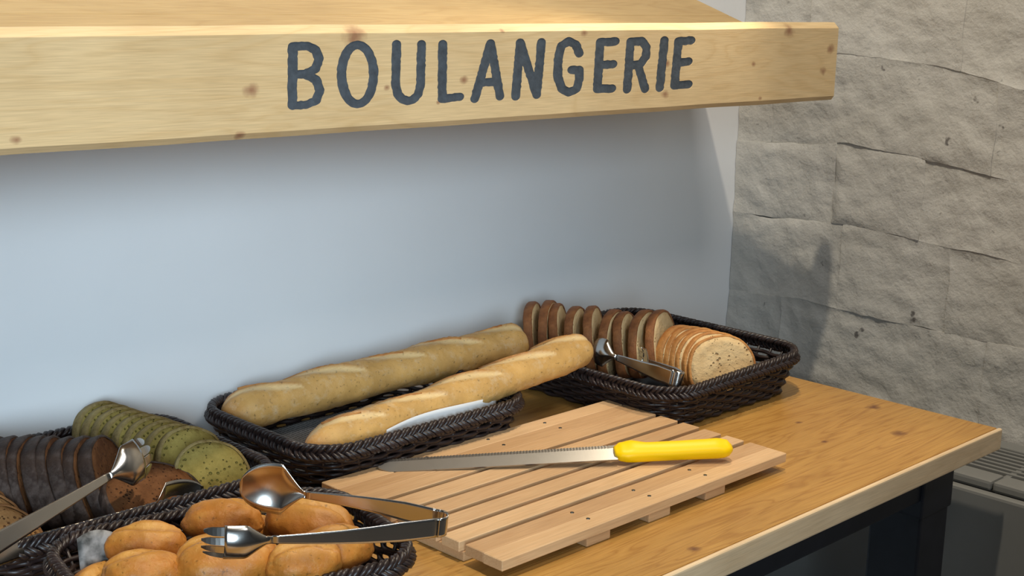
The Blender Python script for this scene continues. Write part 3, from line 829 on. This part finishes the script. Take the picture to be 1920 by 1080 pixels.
for i, (x, y, ln) in enumerate(((0.487, 1.150, 0.55), (0.488, 1.128, 0.7), (0.492, 1.104, 0.9))):
    place_slice(TN[0], 'tan_crust', (x, y, 0.012), 0.1, ln, 0.0, '%s light brown slice from the back at the left end of the left basket' % ORD[i], 'light brown slices in the left basket')

def roll_mesh(seed, L, Wd, H):
    nu, nv = 64, 48
    vs, fs, bl, sc = [], [], [], []
    for i in range(nu+1):
        a = PI*i/nu
        for j in range(nv):
            t = 2*PI*j/nv
            x = -math.cos(a); rr = math.sin(a)**0.82
            y = rr*math.cos(t); z = rr*math.sin(t)
            p = Vector((x, y, z))
            # the score runs lengthways, a little off the crown
            dd = (t-PI/2-0.25*math.sin(x*2+seed)+PI) % (2*PI)-PI
            on = max(0, 1-(x/0.92)**4)
            crease = math.exp(-(dd/0.13)**2)*on; lip = math.exp(-((abs(dd)-0.36)/0.20)**2)*on
            k = 1+0.08*noise.noise(p*1.9+Vector((seed, 0, 0)))+0.022*noise.noise(p*6+Vector((seed, 3, 0)))-0.25*crease+0.055*lip
            zz = z*(0.72 if z < 0 else 1.0)
            vs.append((x*L/2*k, y*Wd/2*k, zz*H/2*k))
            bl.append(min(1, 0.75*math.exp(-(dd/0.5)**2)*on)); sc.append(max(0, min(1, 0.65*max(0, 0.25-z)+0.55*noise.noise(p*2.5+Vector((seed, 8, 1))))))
    for i in range(nu):
        for j in range(nv):
            j2 = (j+1) % nv
            fs.append((i*nv+j, (i+1)*nv+j, (i+1)*nv+j2, i*nv+j2))
    me = bpy.data.meshes.new('bread_roll'); me.from_pydata(vs, [], fs); me.materials.append(M['roll'])
    bm = bmesh.new(); bm.from_mesh(me); bmesh.ops.remove_doubles(bm, verts=[v for v in bm.verts if abs(v.co.y) < 1e-6 and abs(v.co.z) < 1e-6], dist=1e-4)
    bmesh.ops.recalc_face_normals(bm, faces=bm.faces); 
    me2 = bpy.data.meshes.new('bread_roll'); 
    bm.free()
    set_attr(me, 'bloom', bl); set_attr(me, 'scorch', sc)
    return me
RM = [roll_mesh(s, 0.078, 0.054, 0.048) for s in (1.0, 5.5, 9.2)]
rolls = [   # x, y, z centre, yaw, pitch, tilt about own axis, scale, label
    (0.549, 0.970, 0.058, -0.50, 0.0, 0.0, 0.86, 'shiny golden roll at the left, beside the printed paper'),
    (0.623, 0.968, 0.060, -0.75, 0.0, -0.2, 0.88, 'round golden roll by the back rim, behind the fork of the tongs'),
    (0.687, 0.930, 0.053, -1.15, 0.15, 0.1, 1.05, 'long orange roll under the spoon of the tongs'),
    (0.664, 0.868, 0.054, -0.20, 0.0, 0.2, 0.90, 'golden roll by the right rim under the arm of the tongs'),
    (0.577, 0.893, 0.058, -0.45, 0.0, 0.1, 1.10, 'large split roll in front, under the fork of the tongs'),
    (0.521, 0.925, 0.056, -0.50, 0.0, -0.2, 0.85, 'pale-topped roll cut by the bottom edge of the photo'),
    (0.621, 0.905, 0.046, 0.70, 0.2, 0.3, 0.78, 'small roll deep in the middle of the basket'),
    (0.622, 0.850, 0.062, -0.30, 0.0, 0.4, 0.80, 'cracked roll near the front rim, right of the split roll'),
    (0.505, 0.965, 0.036, 0.3, 0.0, 0.0, 0.85, 'orange roll low at the left, below the printed paper'),
    (0.590, 0.930, 0.036, 0.9, 0.0, 0.0, 0.85, 'shaded roll at the bottom between the two back rolls'),
    (0.560, 0.930, 0.038, -0.2, 0.0, 0.0, 0.80, 'shaded roll beneath the large split roll'),
    (0.655, 0.985, 0.034, -0.4, 0.0, 0.0, 0.80, 'shaded roll low beneath the spoon of the tongs'),
]
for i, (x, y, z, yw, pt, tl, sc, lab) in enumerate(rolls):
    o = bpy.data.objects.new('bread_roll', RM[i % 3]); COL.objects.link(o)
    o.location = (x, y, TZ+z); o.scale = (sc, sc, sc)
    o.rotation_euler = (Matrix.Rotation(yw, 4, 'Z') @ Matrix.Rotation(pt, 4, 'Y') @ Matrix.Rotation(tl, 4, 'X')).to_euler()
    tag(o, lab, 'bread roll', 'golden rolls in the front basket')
for me in RM: me.polygons.foreach_set('use_smooth', [True]*len(me.polygons))

# ------------------------------------------------------------------ slatted cutting board
def cutting_board():
    x0, x1 = 0.812, 1.2535
    b = empty('slatted_board', (1.03, 0.946, TZ)); tag(b, 'beech slatted bread board on small feet with a knife on it', 'cutting board')
    off = (-1.03, -0.946, -TZ)
    S = [(1.0530, 1.0790), (1.0265, 1.0520), (1.0010, 1.0260), (0.9670, 0.9935), (0.9350, 0.9595), (0.9030, 0.9275), (0.8710, 0.8955), (0.8388, 0.8630), (0.8135, 0.8384)]
    rnd = random.Random(5)
    for i, (a, c) in enumerate(S):
        me = box_mesh('slat', x0+rnd.uniform(-0.0008, 0.0008), x1+rnd.uniform(-0.0008, 0.0008), a, c, TZ+0.0100, TZ+0.0205, 0.0007, 1)
        o = link('slat', me, M['slat'], b, False); o.location = off
    for x in (0.943, 1.035, 1.127):
        o = box('foot_strip', x-0.017, x+0.017, 0.8155, 1.077, TZ+0.0004, TZ+0.0098, M['slat'], b, 0.0012); o.location = off
    for x in (0.826, 1.225):
        o = box('foot_strip', x-0.010, x+0.010, 0.8690, 1.060, TZ+0.0004, TZ+0.0098, M['slat'], b, 0.0012); o.location = off
    me = None
    for x in (0.943, 1.035, 1.127):
        for y in (0.851, 0.830, 1.065, 1.040, 1.013, 0.980, 0.947, 0.915, 0.883):
            if y in (1.013, 0.980, 0.947, 0.915, 0.883): continue
            if me is None:
                bm = bmesh.new(); bmesh.ops.create_cone(bm, segments=12, radius1=0.0022, radius2=0.0019, depth=0.0008, cap_ends=True)
                me = bpy.data.meshes.new('screw'); bm.to_mesh(me); bm.free()
            o = link('screw', me, M['screw'], b, False); o.location = (x-1.03, y-0.946, 0.0206)
cutting_board()

# ------------------------------------------------------------------ bread knife
def knife():
    tip, heel, end = Vector((0.879, 1.071, 0.0235)), Vector((1.083, 0.9165, 0.0330)), Vector((1.186, 0.837, 0.0345))
    d = (heel-tip).normalized()
    r = empty('bread_knife', (heel.x, heel.y, TZ+0.0215)); tag(r, 'long serrated bread knife with a yellow handle on the slatted board', 'knife')
    base = Vector((heel.x, heel.y, 0.0215))
    side = d.cross(Vector((0, 0, 1))).normalized()          # points towards the viewer side
    if side.y > 0: side = -side
    tl = math.radians(24)
    lat = side*math.cos(tl)-Vector((0, 0, 1))*math.sin(tl)   # across the blade, the near edge lower
    nrm = side*math.sin(tl)+Vector((0, 0, 1))*math.cos(tl)
    # blade
    Lb = (heel-tip).length; n = 150
    vs, fs = [], []
    for i in range(n+1):
        u = i/n
        c = tip+d*(Lb*u)
        wd = 0.0115*min(1.0, (u/0.055)**0.55 if u < 0.055 else 1.0)*(0.86+0.14*u)
        wd = max(wd, 0.0008)
        far = wd*(1.0+(0.045*(-1)**i if 0.05 < u < 0.97 else 0))
        off = -0.0035*(1-min(1, u/0.10))**2
        for a, h in ((-far, 0.0), (-far*0.55, 0.0007), (wd+off*0.0, 0.0008), (wd, -0.0008), (-far*0.55, -0.0007)):
            vs.append(c+lat*a+nrm*h-base)
    for i in range(n):
        for k in range(5):
            k2 = (k+1) % 5
            fs.append((i*5+k, i*5+k2, (i+1)*5+k2, (i+1)*5+k))
    fs.append((0, 1, 2, 3, 4)[::-1]); fs.append(tuple(n*5+k for k in range(5)))
    o = mesh('blade', vs, fs, M['blade'], r, False); bm = bmesh.new(); bm.from_mesh(o.data); bmesh.ops.recalc_face_normals(bm, faces=bm.faces); bm.to_mesh(o.data); bm.free()
    # handle: bulged bolster, waist, long grip, rounded butt
    Lh = (end-heel).length; dh = (end-heel).normalized(); n = 60; m = 24
    vs, fs = [], []
    for i in range(n+1):
        u = i/n
        c = heel+dh*(Lh*u)-dh*0.002
        def lerp(tab):
            for (a, va), (b, vb) in zip(tab, tab[1:]):
                if a <= u <= b:
                    t = (u-a)/(b-a); t = t*t*(3-2*t); return va+(vb-va)*t
            return tab[-1][1]
        up = lerp([(0, 0.0075), (0.05, 0.0125), (0.14, 0.0150), (0.28, 0.0105), (0.5, 0.0118), (0.75, 0.0130), (0.90, 0.0145), (0.97, 0.0125), (1, 0.0065)])
        dn = lerp([(0, 0.0060), (0.04, 0.0105), (0.10, 0.0125), (0.35, 0.0115), (0.7, 0.0105), (0.92, 0.0100), (0.97, 0.0075), (1, 0.003)])
        th = lerp([(0, 0.0045), (0.06, 0.0075), (0.16, 0.0088), (0.5, 0.0082), (0.85, 0.0086), (0.96, 0.0070), (1, 0.0026)])
        la = side*math.cos(0.42)-Vector((0, 0, 1))*math.sin(0.42); nn = side*math.sin(0.42)+Vector((0, 0, 1))*math.cos(0.42)
        for k in range(m):
            t = 2*PI*k/m
            a = math.cos(t); b = math.sin(t)
            aa = math.copysign(abs(a)**0.8, a); bb = math.copysign(abs(b)**0.8, b)
            vs.append(c+la*(aa*(dn if a > 0 else up))+nn*(bb*th)-base)
    for i in range(n):
        for k in range(m):
            k2 = (k+1) % m
            fs.append((i*m+k, i*m+k2, (i+1)*m+k2, (i+1)*m+k))
    fs.append(tuple(range(m))[::-1]); fs.append(tuple(n*m+k for k in range(m)))
    o = mesh('handle', vs, fs, M['yellow'], r); bm = bmesh.new(); bm.from_mesh(o.data); bmesh.ops.recalc_face_normals(bm, faces=bm.faces); bm.to_mesh(o.data); bm.free()
knife()

# ------------------------------------------------------------------ serving tongs
def tongs(label, bend, headA, headB, bow=0.006, wide=0.017, up=Vector((0, 0, 1)), kinds=('spoon', 'fork'), headw=(0.036, 0.030), roundr=0.008, headlen=0.052, width_dir=None):
    """one strip bent double: bend = centre of the loop, headA/headB = neck ends of the two arms (above the table)"""
    bend, headA, headB = Vector(bend), Vector(headA), Vector(headB)
    r = empty('serving_tongs', (bend.x, bend.y, TZ+bend.z)); tag(r, label, 'tongs', 'steel serving tongs')
    mid = (headA+headB)/2; ax = (mid-bend).normalized()
    spread = (headA-headB); spread = (spread-ax*spread.dot(ax)).normalized()
    upn = ax.cross(spread).normalized()
    if upn.z < 0: upn = -upn
    if width_dir:
        wdv = Vector(width_dir); upn = (wdv-ax*wdv.dot(ax)).normalized(); sp = ax.cross(upn).normalized()
        spread = sp if sp.dot(headA-headB) > 0 else -sp
    th = 0.0011
    def ribbon(path, ws, outs, name, cup=None):
        """path of points, half widths, outward thickness direction; cup: dish depth per point"""
        n = len(path); K = 8
        vs, fs = [], []
        for i, (p, wd, o) in enumerate(zip(path, ws, outs)):
            cd = cup[i] if cup else 0.0
            for side_ in (1, -1):
                for k in range(K+1):
                    a = -1+2*k/K
                    vs.append(p+upn*(a*wd)+o*(cd*(1-a*a))+o*(side_*th/2))
        R = 2*(K+1)
        for i in range(n-1):
            for k in range(K):
                a = i*R+k; fs.append((a, a+1, a+R+1, a+R))
                a = i*R+K+1+k; fs.append((a, a+R, a+R+1, a+1))
            fs.append((i*R, (i+1)*R, (i+1)*R+K+1, i*R+K+1)); fs.append((i*R+K, i*R+K+K+1, (i+1)*R+K+K+1, (i+1)*R+K))
        for i in (0, n-1):
            for k in range(K):
                fs.append((i*R+k, i*R+k+1, i*R+K+2+k, i*R+K+1+k))
        o = mesh(name, vs, fs, M['metal'], r)
        bm = bmesh.new(); bm.from_mesh(o.data); bmesh.ops.recalc_face_normals(bm, faces=bm.faces); bm.to_mesh(o.data); bm.free()
        o.location = -bend
        return o
    # loop
    pts, outs = [], []
    for i in range(17):
        t = -PI/2+PI*i/16
        dvec = -ax*math.cos(t)+spread*math.sin(t)
        pts.append(bend+dvec*roundr); outs.append(dvec)
    ribbon(pts, [wide/2]*17, outs, 'spring_bend')
    for sgn, neck, kind, hw in ((1, headA, kinds[0], headw[0]), (-1, headB, kinds[1], headw[1])):
        s0 = bend+spread*(roundr*sgn)
        path, ws, ou = [], [], []
        d = (neck-s0); La = d.length; d.normalize(); on = spread*sgn; on = (on-d*on.dot(d)).normalized()
        for i in range(25):
            u = i/24
            path.append(s0+d*(La*u)+on*(bow*math.sin(PI*u)))
            ws.append((wide/2)*(1-0.62*max(0, (u-0.25)/0.75)**0.9)); ou.append(on)
        arm = ribbon(path, ws, ou, 'arm')
        # head, turning a little inwards
        hd = (d-on*0.10).normalized(); ho = (on-hd*on.dot(hd)).normalized()
        if kind == 'spoon':
            path, ws, ou, cu = [], [], [], []
            for i in range(25):
                u = i/24
                path.append(neck+hd*(headlen*u)+ho*(0.004*math.sin(PI*u)))
                s_ = (u-0.02)
                ws.append(max(0.0032, hw/2*(min(1, max(0, (u+0.04)/0.42))**1.25 if u < 0.38 else math.sqrt(max(0.0, 1-((u-0.38)/0.625)**2.6)))) if u < 0.99 else 0.004)
                cu.append(0.007*math.sin(PI*min(1, u*1.02))**0.7); ou.append(ho)
            ribbon(path, ws, ou, 'spoon_head', cu)
        else:
            path, ws, ou, cu = [], [], [], []
            for i in range(17):
                u = i/16
                path.append(neck+hd*(headlen*0.66*u)+ho*(0.003*math.sin(PI*u*0.7)))
                ws.append(max(0.0032, hw/2*min(1, (u+0.05)/0.58)**1.15)); cu.append(0.0065*math.sin(PI*0.62*u)); ou.append(ho)
            fh = ribbon(path, ws, ou, 'fork_head', cu)
            e = path[-1]; c0 = cu[-1]
            for q in range(4):
                a0, a1 = -1+q*0.5+0.04, -1+q*0.5+0.46
                vs, fs = [], []
                nt_ = 7
                for i in range(nt_):
                    t = i/(nt_-1); nar = 1-0.14*t; tip = (1-0.75*max(0, (t-0.6)/0.4)**2)
                    m_ = (a0+a1)/2; hwid = (a1-a0)/2*tip
                    ln = headlen*0.38*(1-0.16*m_*m_)
                    for a in (m_-hwid, m_+hwid):
                        for sg in (1, -1):
                            vs.append(e+hd*(ln*t-0.004)+upn*(a*nar*hw/2)+ho*(c0*(1-a*a)-0.0055*t*t+sg*th/2))
                for i in range(nt_-1):
                    b4 = i*4
                    fs += [(b4, b4+4, b4+6, b4+2), (b4+1, b4+3, b4+7, b4+5), (b4, b4+1, b4+5, b4+4), (b4+2, b4+6, b4+7, b4+3)]
                fs += [(0, 2, 3, 1), (nt_*4-4, nt_*4-3, nt_*4-1, nt_*4-2)]
                mesh('tine', vs, fs, M['metal'], fh, False)
    return r
tongs('steel spoon-and-fork tongs lying across the rolls, bend over the board', (0.712, 0.790, 0.090), (0.652, 0.888, 0.1015), (0.583, 0.838, 0.0965), bow=0.004, headlen=0.056, headw=(0.046, 0.028))
tongs('steel tongs on the dark rye slices, handle over the left rim', (0.402, 1.026, 0.060), (0.574, 1.072, 0.0865), (0.626, 1.086, 0.041), bow=0.002, kinds=('fork', 'spoon'), headw=(0.038, 0.036), headlen=0.058, wide=0.018, width_dir=(-0.10, 0.35, 0.92))
tongs('steel tongs in the corner basket with shiny folded end by the lit slice', (1.290, 1.000, 0.058), (1.340, 1.085, 0.052), (1.298, 1.105, 0.062), bow=0.002, kinds=('fork', 'spoon'), headw=(0.028, 0.036), roundr=0.007, wide=0.02)
